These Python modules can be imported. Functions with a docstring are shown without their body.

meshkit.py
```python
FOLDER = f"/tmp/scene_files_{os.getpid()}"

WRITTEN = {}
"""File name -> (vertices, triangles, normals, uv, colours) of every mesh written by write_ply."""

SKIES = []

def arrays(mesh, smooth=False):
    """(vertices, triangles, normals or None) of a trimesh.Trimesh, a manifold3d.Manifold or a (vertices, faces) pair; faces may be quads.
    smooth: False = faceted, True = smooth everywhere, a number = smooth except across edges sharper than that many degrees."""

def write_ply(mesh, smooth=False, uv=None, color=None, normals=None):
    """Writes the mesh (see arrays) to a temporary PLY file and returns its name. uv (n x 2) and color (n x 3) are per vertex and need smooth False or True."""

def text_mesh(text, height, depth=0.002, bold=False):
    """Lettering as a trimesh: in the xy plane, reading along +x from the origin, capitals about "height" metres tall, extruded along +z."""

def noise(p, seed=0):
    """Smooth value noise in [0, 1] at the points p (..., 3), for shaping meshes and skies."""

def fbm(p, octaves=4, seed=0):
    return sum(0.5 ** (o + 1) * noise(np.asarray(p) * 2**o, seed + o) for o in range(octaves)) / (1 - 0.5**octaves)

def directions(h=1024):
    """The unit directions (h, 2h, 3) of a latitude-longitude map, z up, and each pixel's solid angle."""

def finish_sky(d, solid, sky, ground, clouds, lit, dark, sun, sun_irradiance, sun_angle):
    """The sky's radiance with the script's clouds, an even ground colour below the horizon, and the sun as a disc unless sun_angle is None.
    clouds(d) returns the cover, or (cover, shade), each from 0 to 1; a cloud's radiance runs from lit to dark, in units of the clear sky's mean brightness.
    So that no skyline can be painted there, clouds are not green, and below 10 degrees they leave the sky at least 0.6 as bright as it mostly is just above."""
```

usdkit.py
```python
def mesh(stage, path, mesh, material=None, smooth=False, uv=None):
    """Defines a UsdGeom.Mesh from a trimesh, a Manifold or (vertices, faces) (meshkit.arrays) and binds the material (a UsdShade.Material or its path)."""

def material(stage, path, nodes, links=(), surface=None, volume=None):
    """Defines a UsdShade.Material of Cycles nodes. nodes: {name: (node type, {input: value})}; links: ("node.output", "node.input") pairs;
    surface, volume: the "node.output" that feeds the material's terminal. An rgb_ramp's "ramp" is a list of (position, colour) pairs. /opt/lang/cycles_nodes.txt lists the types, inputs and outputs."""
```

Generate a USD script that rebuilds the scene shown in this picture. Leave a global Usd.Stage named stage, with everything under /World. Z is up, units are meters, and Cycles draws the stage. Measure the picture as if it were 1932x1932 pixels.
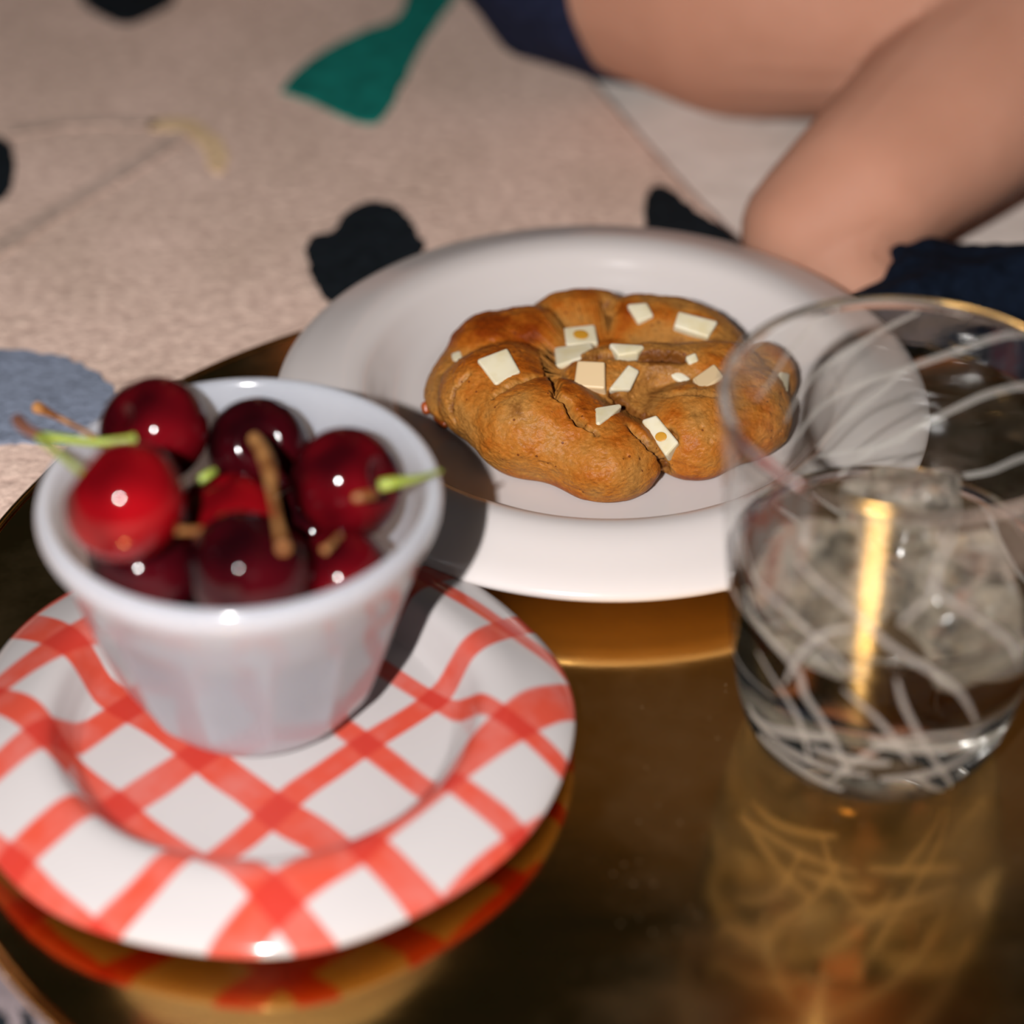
import math
import numpy as np
import trimesh
import manifold3d as m3
from shapely.geometry import Polygon, Point, LineString
from pxr import Gf, Sdf, Usd, UsdGeom, UsdLux, UsdShade
import usdkit
import meshkit

stage = Usd.Stage.CreateInMemory()
UsdGeom.SetStageUpAxis(stage, UsdGeom.Tokens.z)
UsdGeom.SetStageMetersPerUnit(stage, 1.0)
world = UsdGeom.Xform.Define(stage, '/World')
stage.SetDefaultPrim(world.GetPrim())
RNG = np.random.default_rng(7)

# ------------------------------------------------------------------ camera
F_PX, PITCH, ROLL, CAM_H = 4390.0, math.radians(37.19), math.radians(0.21), 0.3969
FW = np.array([0, math.cos(PITCH), -math.sin(PITCH)])
_up = np.array([0, math.sin(PITCH), math.cos(PITCH)])
_rt = np.array([1.0, 0, 0])
RT = math.cos(ROLL) * _rt + math.sin(ROLL) * _up
UP = -math.sin(ROLL) * _rt + math.cos(ROLL) * _up
EYE = np.array([0, 0, CAM_H])
cam = UsdGeom.Camera.Define(stage, '/World/camera')
M = Gf.Matrix4d(*RT, 0, *UP, 0, *(-FW), 0, *EYE, 1)
cam.AddTransformOp().Set(M)
cam.CreateHorizontalApertureAttr(24.0)
cam.CreateVerticalApertureAttr(24.0)
cam.CreateFocalLengthAttr(24.0 * F_PX / 1932)
cam.CreateFStopAttr(3.2)
cam.CreateFocusDistanceAttr(0.642)
cam.CreateClippingRangeAttr(Gf.Vec2f(0.02, 100))
cam.CreateExposureAttr(0.0)

# ------------------------------------------------------------------ light: a small flash to the left of the lens, a dim room around
flash = UsdLux.SphereLight.Define(stage, '/World/flash')
flash.CreateRadiusAttr(0.007)
flash.CreateIntensityAttr(1.0)
flash.CreateExposureAttr(0.0)
flash.CreateNormalizeAttr(True)
flash.CreateColorAttr(Gf.Vec3f(1.0, 0.955, 0.94))
flash.CreateIntensityAttr(8.4)
flash.AddTranslateOp().Set(Gf.Vec3d(-0.086, 0.0, 0.4196))
dome = UsdLux.DomeLight.Define(stage, '/World/room_light')
dome.CreateColorAttr(Gf.Vec3f(0.75, 0.88, 1.0))
dome.CreateIntensityAttr(0.005)


def at(x, y, z):
    """The point at height z that the photograph shows at pixel (x, y)."""
    d = FW + (x - 966) / F_PX * RT - (y - 966) / F_PX * UP
    return EYE + d * (z - CAM_H) / d[2]


def ray(x, y):
    d = FW + (x - 966) / F_PX * RT - (y - 966) / F_PX * UP
    return d / np.linalg.norm(d)


# ------------------------------------------------------------------ helpers
used = {}


def numbered(parent, name):
    k = (parent, name)
    n = used.get(k, -1) + 1
    used[k] = n
    return f'{parent}/{name}' + (f'_{n:03d}' if n else '')


def tag(o, label=None, cat=None, group=None, kind=None):
    p = o.GetPrim() if hasattr(o, 'GetPrim') else o
    for k, v in (('label', label), ('category', cat), ('group', group), ('kind', kind)):
        if v:
            p.SetCustomDataByKey(k, v)
    return o


def thing(name, loc=(0, 0, 0), rotz=0.0):
    x = UsdGeom.Xform.Define(stage, numbered('/World', name))
    x.AddTranslateOp().Set(Gf.Vec3d(*map(float, loc)))
    if rotz:
        x.AddRotateZOp().Set(rotz)
    return x


def obj(name, mesh, mat, parent=None, smooth=40):
    base = str(parent.GetPath()) if parent is not None else '/World'
    return usdkit.mesh(stage, numbered(base, name), mesh, mat, smooth=smooth)


def lathe(profile, n=128, radial=None):
    """Closed or open surface of revolution about z. radial(r, z, angle) may return a new radius."""
    p = np.asarray(profile, float)
    a = np.linspace(0, 2 * np.pi, n, endpoint=False)
    r = np.repeat(p[:, 0][:, None], n, 1)
    z = np.repeat(p[:, 1][:, None], n, 1)
    A = np.repeat(a[None], len(p), 0)
    if radial is not None:
        r, z = radial(r, z, A)
    v = np.stack([r * np.cos(A), r * np.sin(A), z], -1).reshape(-1, 3)
    i = np.arange(len(p) - 1)[:, None] * n
    j = np.arange(n)[None]
    k = (j + 1) % n
    f = np.stack([i + j, i + k, i + n + k, i + n + j], -1).reshape(-1, 4)
    f = np.vstack([f[:, [0, 1, 2]], f[:, [0, 2, 3]]])
    m = trimesh.Trimesh(v, f, process=False)
    m.merge_vertices(digits_vertex=8)
    m.update_faces(m.nondegenerate_faces())
    return m


def spline(pts, n):
    """A Catmull-Rom curve through the points."""
    p = np.asarray(pts, float)
    p = np.vstack([2 * p[0] - p[1], p, 2 * p[-1] - p[-2]])
    t = np.linspace(0, len(p) - 3 - 1e-9, n)
    i = t.astype(int)
    u = (t - i)[:, None]
    a, b, c, d = p[i], p[i + 1], p[i + 2], p[i + 3]
    return 0.5 * (2 * b + (c - a) * u + (2 * a - 5 * b + 4 * c - d) * u ** 2 + (3 * b - a - 3 * c + d) * u ** 3)


def tube(pts, radii, sides=10, n=None):
    """A swept round tube with closed ends."""
    p = np.asarray(pts, float)
    rr = np.broadcast_to(np.asarray(radii, float), (len(p),))
    if n:
        q = spline(np.column_stack([p, rr]), n)
        p, rr = q[:, :3], q[:, 3]
    t = np.gradient(p, axis=0)
    t /= np.linalg.norm(t, axis=1, keepdims=True)
    ref = np.array([0, 0, 1.0]) if abs(t[0, 2]) < 0.9 else np.array([1.0, 0, 0])
    u = np.cross(ref, t[0])
    rings = []
    for k in range(len(p)):
        u = u - t[k] * (u @ t[k])
        u /= np.linalg.norm(u)
        w = np.cross(t[k], u)
        a = np.linspace(0, 2 * np.pi, sides, endpoint=False)[:, None]
        rings.append(p[k] + rr[k] * (np.cos(a) * u + np.sin(a) * w))
    v = np.vstack(rings + [p[:1] - t[:1] * rr[0] * 0.5, p[-1:] + t[-1:] * rr[-1] * 0.5])
    f = []
    for k in range(len(p) - 1):
        for s in range(sides):
            a, b = k * sides + s, k * sides + (s + 1) % sides
            f += [(a, b, b + sides), (a, b + sides, a + sides)]
    e0, e1 = len(v) - 2, len(v) - 1
    for s in range(sides):
        f.append((e0, (s + 1) % sides, s))
        o = (len(p) - 1) * sides
        f.append((e1, o + s, o + (s + 1) % sides))
    return trimesh.Trimesh(v, f, process=False)


def ball(c, r, n=24):
    return m3.Manifold.sphere(r, n).translate(tuple(map(float, c)))


def chain(joints, radii, n=28):
    parts = []
    for k in range(len(joints) - 1):
        parts.append(m3.Manifold.batch_hull([ball(joints[k], radii[k], n), ball(joints[k + 1], radii[k + 1], n)]))
    return parts


def smooth_body(parts, edge, rounds):
    m = parts[0]
    for q in parts[1:]:
        m = m + q
    m = m.refine_to_length(edge).to_mesh()
    t = trimesh.Trimesh(m.vert_properties[:, :3], m.tri_verts, process=True)
    trimesh.smoothing.filter_taubin(t, lamb=0.5, nu=0.5 * 0.98 / 1.0, iterations=rounds)
    return t


def rounded_block(corners8, r):
    return m3.Manifold.batch_hull([m3.Manifold.sphere(r, 10).translate(tuple(map(float, c))) for c in corners8])


def slab(poly, z0, z1, step=0.006, wob=0.0):
    """A polygon extruded from z0 to z1."""
    m = trimesh.creation.extrude_polygon(poly, z1 - z0, engine='earcut')
    m.apply_translation([0, 0, z0])
    return m


# ------------------------------------------------------------------ materials
LOOKS = '/World/Looks'


def mat(name, nodes, links=(), surface='p.BSDF', volume=None):
    return usdkit.material(stage, f'{LOOKS}/{name}', nodes, links, surface=surface, volume=volume)


def plain(name, color, rough=0.5, **kw):
    return mat(name, {'p': ('principled_bsdf', {'base_color': color, 'roughness': rough, **kw})})


m_plate = mat('cream_glaze', {
    'g': ('geometry', {}), 'n': ('noise_texture', {'scale': 60.0, 'detail': 2.0}),
    'b': ('bump', {'strength': 0.05, 'distance': 0.001}),
    'p': ('principled_bsdf', {'base_color': (0.60, 0.553, 0.53), 'roughness': 0.16, 'ior': 1.5, 'specular_ior_level': 0.4,
                              'subsurface_weight': 0.15, 'subsurface_radius': (1.0, 0.8, 0.6), 'subsurface_scale': 0.002}),
}, [('g.position', 'n.vector'), ('n.fac', 'b.height'), ('b.normal', 'p.normal')])


def stripes(reds, lo=-80.0, hi=80.0, soft=0.45):
    x = np.linspace(lo, hi, 256)
    m = np.zeros(256)
    for a, b in reds:
        m = np.maximum(m, np.clip((x - a) / soft + 0.5, 0, 1) * np.clip((b - x) / soft + 0.5, 0, 1))
    return [(i / 255.0, (float(q),) * 3) for i, q in enumerate(m)]


U_RED = [(-78, -71), (-47, -39), (-22, -12.5), (9, 15.5), (33.5, 38.8), (60.5, 65)]
V_RED = [(-80, -72), (-58, -50), (-35, -27.3), (-11, -1.5), (19, 26.4), (46, 56), (72, 80)]
m_gingham = mat('gingham_glaze', {
    'c': ('texture_coordinate', {}),
    'n': ('noise_texture', {'scale': 28.0, 'detail': 1.0}),
    'n0': ('vector_math', {'math_type': 'subtract', 'vector2': (0.5, 0.5, 0.5)}),
    'n1': ('vector_math', {'math_type': 'scale', 'scale': 0.007}),
    'w': ('vector_math', {'math_type': 'add'}),
    'u': ('vector_math', {'math_type': 'dot_product', 'vector2': (0.669, 0.743, 0)}),
    'v': ('vector_math', {'math_type': 'dot_product', 'vector2': (0.743, -0.669, 0)}),
    'mu': ('map_range', {'from_min': -0.08, 'from_max': 0.08, 'to_min': 0.0, 'to_max': 1.0, 'clamp': True}),
    'mv': ('map_range', {'from_min': -0.08, 'from_max': 0.08, 'to_min': 0.0, 'to_max': 1.0, 'clamp': True}),
    'ru': ('rgb_ramp', {'ramp': stripes(U_RED)}),
    'rv': ('rgb_ramp', {'ramp': stripes(V_RED)}),
    'wash': ('noise_texture', {'scale': 95.0, 'detail': 3.0}),
    'wr': ('rgb_ramp', {'ramp': [(0.3, (0.84, 0.84, 0.84)), (0.6, (1.0, 1.0, 1.0))]}),
    'au': ('mix_color', {'blend_type': 'multiply', 'fac': 1.0}),
    'av': ('mix_color', {'blend_type': 'multiply', 'fac': 1.0}),
    'cu': ('mix_color', {'blend_type': 'mix', 'a': (0.455, 0.43, 0.425), 'b': (0.52, 0.068, 0.040)}),
    'cv': ('mix_color', {'blend_type': 'mix', 'b': (0.52, 0.068, 0.040)}),
    'both': ('mix_color', {'blend_type': 'multiply', 'fac': 1.0}),
    'dk': ('mix_color', {'blend_type': 'multiply', 'b': (0.88, 0.55, 0.62)}),
    'p': ('principled_bsdf', {'roughness': 0.12, 'ior': 1.5, 'specular_ior_level': 0.45}),
}, [('c.object', 'n.vector'), ('n.color', 'n0.vector1'), ('n0.vector', 'n1.vector1'), ('c.object', 'w.vector1'), ('n1.vector', 'w.vector2'),
    ('w.vector', 'u.vector1'), ('w.vector', 'v.vector1'), ('u.value', 'mu.value'), ('v.value', 'mv.value'),
    ('mu.result', 'ru.fac'), ('mv.result', 'rv.fac'), ('c.object', 'wash.vector'), ('wash.fac', 'wr.fac'),
    ('ru.color', 'au.a'), ('wr.color', 'au.b'), ('rv.color', 'av.a'), ('wr.color', 'av.b'),
    ('au.result', 'cu.fac'), ('cu.result', 'cv.a'), ('av.result', 'cv.fac'),
    ('ru.color', 'both.a'), ('rv.color', 'both.b'), ('both.result', 'dk.fac'), ('cv.result', 'dk.a'),
    ('dk.result', 'p.base_color')])

m_milk = mat('milk_glass', {
    'p': ('principled_bsdf', {'base_color': (0.485, 0.57, 0.70), 'roughness': 0.13, 'ior': 1.48, 'specular_ior_level': 0.4, 'subsurface_weight': 0.7,
                              'subsurface_radius': (0.8, 0.9, 1.0), 'subsurface_scale': 0.008}),
})


def cherry_mat(name, dark, light):
    return mat(name, {
        'c': ('texture_coordinate', {}), 'o': ('object_info', {}),
        'n': ('noise_texture', {'scale': 55.0, 'detail': 1.5}),
        'r': ('rgb_ramp', {'ramp': [(0.38, dark), (0.66, light)]}),
        'p': ('principled_bsdf', {'roughness': 0.08, 'ior': 1.35, 'specular_ior_level': 0.36, 'subsurface_weight': 0.08, 'subsurface_radius': (1.0, 0.15, 0.1),
                                  'subsurface_scale': 0.003}),
    }, [('c.object', 'n.vector'), ('n.fac', 'r.fac'), ('r.color', 'p.base_color')])


m_cherry_dark = cherry_mat('cherry_dark', (0.008, 0.0008, 0.0015), (0.040, 0.0016, 0.0035))
m_cherry_mid = cherry_mat('cherry_mid', (0.020, 0.0008, 0.0018), (0.105, 0.002, 0.0045))
m_cherry_red = cherry_mat('cherry_red', (0.070, 0.0010, 0.0022), (0.21, 0.0025, 0.005))
m_stem_green = plain('stem_green', (0.26, 0.33, 0.05), 0.45, subsurface_weight=0.2, subsurface_scale=0.001)
m_stem_brown = mat('stem_brown', {
    'c': ('texture_coordinate', {}), 'n': ('noise_texture', {'scale': 150.0, 'detail': 2.0}),
    'r': ('rgb_ramp', {'ramp': [(0.35, (0.16, 0.055, 0.012)), (0.65, (0.40, 0.19, 0.06))]}),
    'p': ('principled_bsdf', {'roughness': 0.5}),
}, [('c.object', 'n.vector'), ('n.fac', 'r.fac'), ('r.color', 'p.base_color')])
m_stem_tip = plain('stem_tip', (0.13, 0.05, 0.03), 0.6)

m_brass = mat('brass', {
    'c': ('texture_coordinate', {}),
    'm': ('mapping', {'scale': (26.0, 130.0, 26.0)}),
    'n': ('noise_texture', {'scale': 1.0, 'detail': 5.0, 'roughness': 0.6}),
    'k': ('noise_texture', {'scale': 14.0, 'detail': 6.0, 'roughness': 0.65}),
    'f': ('math', {'math_type': 'multiply'}),
    'rr': ('map_range', {'from_min': 0.15, 'from_max': 0.42, 'to_min': 0.105, 'to_max': 0.19, 'clamp': True}),
    'v': ('voronoi_texture', {'scale': 330.0, 'randomness': 1.0}),
    'vs': ('noise_texture', {'scale': 40.0, 'detail': 1.0}),
    'dust': ('math', {'math_type': 'less_than', 'value2': 0.07}),
    'dsel': ('math', {'math_type': 'greater_than', 'value2': 0.60}),
    'dm': ('math', {'math_type': 'multiply'}),
    'tc': ('rgb_ramp', {'ramp': [(0.3, (0.58, 0.325, 0.085)), (0.7, (0.72, 0.42, 0.13))]}),
    'b': ('bump', {'strength': 0.10, 'distance': 0.0004}),
    'met': ('principled_bsdf', {'metallic': 1.0}),
    'haze': ('diffuse_bsdf', {'color': (0.17, 0.115, 0.06)}), 'kk': ('map_range', {'from_min': 0.48, 'from_max': 0.74, 'to_min': 0.0, 'to_max': 0.12, 'clamp': True}),
    'mx': ('mix_closure', {}),
    'ds': ('diffuse_bsdf', {'color': (0.22, 0.15, 0.08)}),
    'p': ('mix_closure', {}),
}, [('c.object', 'm.vector'), ('m.vector', 'n.vector'), ('c.object', 'k.vector'), ('n.fac', 'f.value1'), ('k.fac', 'f.value2'), ('f.value', 'rr.value'),
    ('rr.result', 'met.roughness'), ('k.fac', 'tc.fac'), ('tc.color', 'met.base_color'), ('n.fac', 'b.height'), ('b.normal', 'met.normal'),
    ('k.fac', 'kk.value'), ('kk.result', 'mx.fac'), ('met.BSDF', 'mx.closure1'), ('haze.BSDF', 'mx.closure2'),
    ('c.object', 'v.vector'), ('v.distance', 'dust.value1'), ('c.object', 'vs.vector'), ('vs.fac', 'dsel.value1'), ('dust.value', 'dm.value1'), ('dsel.value', 'dm.value2'),
    ('dm.value', 'p.fac'), ('mx.closure', 'p.closure1'), ('ds.BSDF', 'p.closure2')], surface='p.closure')


def wool(name, color, var=0.25, scale=240.0, sheen=0.0):
    c = np.array(color)
    return mat(name, {
        'g': ('geometry', {}), 'n': ('noise_texture', {'scale': scale, 'detail': 4.0, 'roughness': 0.65}),
        'n2': ('noise_texture', {'scale': 24.0, 'detail': 2.0}),
        'r': ('rgb_ramp', {'ramp': [(0.3, tuple(c * (1 - var))), (0.7, tuple(np.minimum(c * (1 + var), 1)))]}),
        'r2': ('rgb_ramp', {'ramp': [(0.3, (0.86, 0.86, 0.84)), (0.7, (1.0, 1.0, 1.0))]}),
        'mx': ('mix_color', {'blend_type': 'multiply', 'fac': 1.0}),
        'b': ('bump', {'strength': 0.7, 'distance': 0.002}),
        'p': ('principled_bsdf', {'roughness': 0.95, 'specular_ior_level': 0.1, 'sheen_weight': sheen, 'sheen_roughness': 0.5}),
    }, [('g.position', 'n.vector'), ('g.position', 'n2.vector'), ('n.fac', 'r.fac'), ('n2.fac', 'r2.fac'), ('r.color', 'mx.a'), ('r2.color', 'mx.b'),
        ('mx.result', 'p.base_color'), ('n.fac', 'b.height'), ('b.normal', 'p.normal')])


m_rug = wool('rug_wool', (0.86, 0.605, 0.50))
m_rug_black = wool('rug_black', (0.010, 0.014, 0.018), 0.4)
m_rug_green = wool('rug_green', (0.009, 0.20, 0.16), 0.35, 120.0)
m_rug_blue = wool('rug_blue', (0.24, 0.28, 0.37))
m_rug_grey = wool('rug_grey', (0.64, 0.48, 0.40))
m_rug_yellow = wool('rug_yellow', (0.90, 0.60, 0.36))
m_rug_shade = wool('rug_shade', (0.20, 0.165, 0.175), 0.4, 160.0)  # rug colour with the shade beside the tray painted in
m_floor = wool('pale_floor', (0.88, 0.79, 0.72), 0.06, 60.0)
m_navy = wool('navy_cloth', (0.004, 0.008, 0.018), 0.4)
m_denim = wool('denim', (0.015, 0.019, 0.045), 0.4, 300.0)
m_top = wool('tan_knit', (0.105, 0.072, 0.042), 0.2, 300.0)
m_hair = wool('brown_hair', (0.03, 0.016, 0.01), 0.4, 200.0)
m_skin = mat('skin', {
    'g': ('geometry', {}), 'n': ('noise_texture', {'scale': 30.0, 'detail': 3.0}),
    'r': ('rgb_ramp', {'ramp': [(0.3, (0.47, 0.225, 0.145)), (0.7, (0.52, 0.26, 0.175))]}),
    'p': ('principled_bsdf', {'roughness': 0.6, 'specular_ior_level': 0.18, 'subsurface_weight': 0.25, 'subsurface_radius': (1.0, 0.35, 0.2), 'subsurface_scale': 0.004}),
}, [('g.position', 'n.vector'), ('n.fac', 'r.fac'), ('r.color', 'p.base_color')])

m_dough = mat('baked_dough', {
    'c': ('texture_coordinate', {}), 'a': ('attribute', {'attribute': 'toast_and_cracks'}),
    'n': ('noise_texture', {'scale': 130.0, 'detail': 5.0, 'roughness': 0.6}),
    'n3': ('noise_texture', {'scale': 900.0, 'detail': 3.0, 'roughness': 0.6}),
    'na': ('map_range', {'from_min': 0.3, 'from_max': 0.7, 'to_min': -0.22, 'to_max': 0.22, 'clamp': True}),
    's': ('math', {'math_type': 'add'}),
    'r': ('rgb_ramp', {'ramp': [(0.0, (0.14, 0.046, 0.008)), (0.28, (0.355, 0.160, 0.036)), (0.52, (0.375, 0.135, 0.020)), (0.75, (0.33, 0.085, 0.007)), (1.0, (0.19, 0.032, 0.002))]}),
    'v': ('voronoi_texture', {'scale': 430.0, 'randomness': 1.0}),
    'vn': ('noise_texture', {'scale': 210.0, 'detail': 2.0}),
    'v1': ('math', {'math_type': 'less_than', 'value2': 0.17}),
    'v2': ('math', {'math_type': 'greater_than', 'value2': 0.57}),
    'vm': ('math', {'math_type': 'multiply'}),
    'vk': ('math', {'math_type': 'multiply', 'value2': 0.75}),
    'sp': ('mix_color', {'blend_type': 'mix', 'b': (0.10, 0.022, 0.008)}),
    'fine': ('rgb_ramp', {'ramp': [(0.3, (0.80, 0.78, 0.74)), (0.7, (1.12, 1.12, 1.12))]}),
    'fm': ('mix_color', {'blend_type': 'multiply', 'fac': 1.0}),
    'b': ('bump', {'strength': 0.5, 'distance': 0.0005}),
    'b2': ('bump', {'strength': 0.2, 'distance': 0.0012}),
    'p': ('principled_bsdf', {'roughness': 0.42, 'specular_ior_level': 0.13, 'subsurface_weight': 0.0, 'subsurface_radius': (1.0, 0.5, 0.2), 'subsurface_scale': 0.0015}),
}, [('c.object', 'n.vector'), ('c.object', 'n3.vector'), ('n.fac', 'na.value'), ('na.result', 's.value1'), ('a.fac', 's.value2'), ('s.value', 'r.fac'),
    ('c.object', 'v.vector'), ('v.distance', 'v1.value1'), ('c.object', 'vn.vector'), ('vn.fac', 'v2.value1'), ('v1.value', 'vm.value1'), ('v2.value', 'vm.value2'),
    ('vm.value', 'vk.value1'), ('vk.value', 'sp.fac'), ('r.color', 'sp.a'), ('n3.fac', 'fine.fac'), ('sp.result', 'fm.a'), ('fine.color', 'fm.b'), ('fm.result', 'p.base_color'),
    ('n3.fac', 'b.height'), ('n.fac', 'b2.height'), ('b2.normal', 'b.normal'), ('b.normal', 'p.normal')])
m_white_choc = mat('white_chocolate', {
    'c': ('texture_coordinate', {}), 'n': ('noise_texture', {'scale': 160.0, 'detail': 3.0}),
    'r': ('rgb_ramp', {'ramp': [(0.35, (0.66, 0.56, 0.34)), (0.6, (0.72, 0.64, 0.45))]}),
    'b': ('bump', {'strength': 0.2, 'distance': 0.0005}),
    'p': ('principled_bsdf', {'roughness': 0.45, 'specular_ior_level': 0.3, 'subsurface_weight': 0.3, 'subsurface_radius': (1.0, 0.8, 0.4), 'subsurface_scale': 0.001}),
}, [('c.object', 'n.vector'), ('n.fac', 'r.fac'), ('r.color', 'p.base_color'), ('n.fac', 'b.height'), ('b.normal', 'p.normal')])
m_white_choc_toast = plain('white_chocolate_toasted', (0.66, 0.49, 0.28), 0.45)
m_caramel = plain('caramel_spot', (0.50, 0.24, 0.02), 0.4)
m_drip = plain('burnt_drip', (0.34, 0.065, 0.010), 0.3)

# glass: real refraction where it holds water, a thin clear wall above it (so the flash passes)
WATER_Z = 0.0535
m_glass = mat('clear_glass', {
    'c': ('texture_coordinate', {}), 'x': ('separate_xyz', {}),
    'low': ('math', {'math_type': 'less_than', 'value2': WATER_Z - 0.0004}),
    't': ('transparent_bsdf', {'color': (0.965, 0.965, 0.955)}), 'g': ('glossy_bsdf', {'color': (1, 1, 1), 'roughness': 0.02}),
    'geo': ('geometry', {}), 'eta': ('map_range', {'from_min': 0.0, 'from_max': 1.0, 'to_min': 1.45, 'to_max': 1 / 1.45, 'clamp': True}),
    'lip': ('math', {'math_type': 'greater_than', 'value2': 0.0985}), 'solid': ('math', {'math_type': 'maximum'}),
    'fr': ('fresnel', {}), 'pane': ('mix_closure', {}),
    'gl': ('glass_bsdf', {'color': (0.945, 0.945, 0.935), 'roughness': 0.0, 'IOR': 1.5}),
    'mx': ('mix_closure', {}),
}, [('c.object', 'x.vector'), ('x.z', 'low.value1'), ('x.z', 'lip.value1'), ('low.value', 'solid.value1'), ('lip.value', 'solid.value2'), ('geo.backfacing', 'eta.value'), ('eta.result', 'fr.IOR'), ('fr.fac', 'pane.fac'), ('t.BSDF', 'pane.closure1'), ('g.BSDF', 'pane.closure2'),
    ('solid.value', 'mx.fac'), ('pane.closure', 'mx.closure1'), ('gl.BSDF', 'mx.closure2')], surface='mx.closure')
m_water = mat('water', {
    'c': ('texture_coordinate', {}), 'x': ('separate_xyz', {}),
    'up': ('map_range', {'from_min': WATER_Z - 0.0012, 'from_max': WATER_Z - 0.0011, 'to_min': 1.33 / 1.5, 'to_max': 1.33, 'clamp': True}),
    'gl': ('glass_bsdf', {'color': (0.99, 0.99, 0.985), 'roughness': 0.0}),
}, [('c.object', 'x.vector'), ('x.z', 'up.value'), ('up.result', 'gl.IOR')], surface='gl.BSDF')
m_ice = mat('ice', {
    'c': ('texture_coordinate', {}), 'n': ('noise_texture', {'scale': 130.0, 'detail': 3.0}),
    'r': ('map_range', {'from_min': 0.40, 'from_max': 0.66, 'to_min': 0.04, 'to_max': 0.42, 'clamp': True}),
    'g': ('glass_bsdf', {'color': (1, 1, 1), 'roughness': 0.15, 'IOR': 1.31}), 'd': ('diffuse_bsdf', {'color': (0.80, 0.70, 0.55)}), 'tr': ('translucent_bsdf', {'color': (0.80, 0.70, 0.55)}),
    'dt': ('mix_closure', {'fac': 0.5}), 'mx': ('mix_closure', {}),
}, [('c.object', 'n.vector'), ('n.fac', 'r.value'), ('r.result', 'mx.fac'), ('d.BSDF', 'dt.closure1'), ('tr.BSDF', 'dt.closure2'), ('g.BSDF', 'mx.closure1'), ('dt.closure', 'mx.closure2')], surface='mx.closure')
m_cut = mat('frosted_cut', {
    't': ('transparent_bsdf', {'color': (0.95, 0.95, 0.94)}), 'd': ('diffuse_bsdf', {'color': (0.75, 0.74, 0.72)}), 'tr': ('translucent_bsdf', {'color': (0.75, 0.74, 0.72)}),
    'dt': ('mix_closure', {'fac': 0.5}), 'mx': ('mix_closure', {'fac': 0.38}),
}, [('d.BSDF', 'dt.closure1'), ('tr.BSDF', 'dt.closure2'), ('t.BSDF', 'mx.closure1'), ('dt.closure', 'mx.closure2')], surface='mx.closure')

# ------------------------------------------------------------------ the floor and the rug
RUG_Z, FLOOR_Z = -0.012, -0.021
tag(obj('floor', slab(Polygon([(-3, -2), (3, -2), (3, 4), (-3, 4)]), FLOOR_Z - 0.05, FLOOR_Z), m_floor, smooth=False), kind='structure')

edge_px = [(880, -120), (965, 0), (1110, 160), (1200, 265), (1290, 365), (1380, 452), (1450, 520), (1520, 600), (1640, 760)]
edge = [tuple(at(x, y, RUG_Z)[:2]) for x, y in edge_px]
rug_poly = Polygon([(-1.3, -0.5), (0.55, -0.5), (0.4, 0.3)] + edge[::-1] + [(-0.25, 1.45), (-1.3, 1.3)]).buffer(0.004).buffer(-0.002)
rug = thing('rug')
tag(rug, 'beige wool rug with dark and coloured tufted shapes lying beneath the brass tray', 'rug')
base = trimesh.creation.extrude_polygon(rug_poly, RUG_Z - FLOOR_Z - 0.001, engine='earcut')
base.apply_translation([0, 0, FLOOR_Z + 0.001])
obj('pile', base, m_rug, rug, smooth=False)


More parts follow.
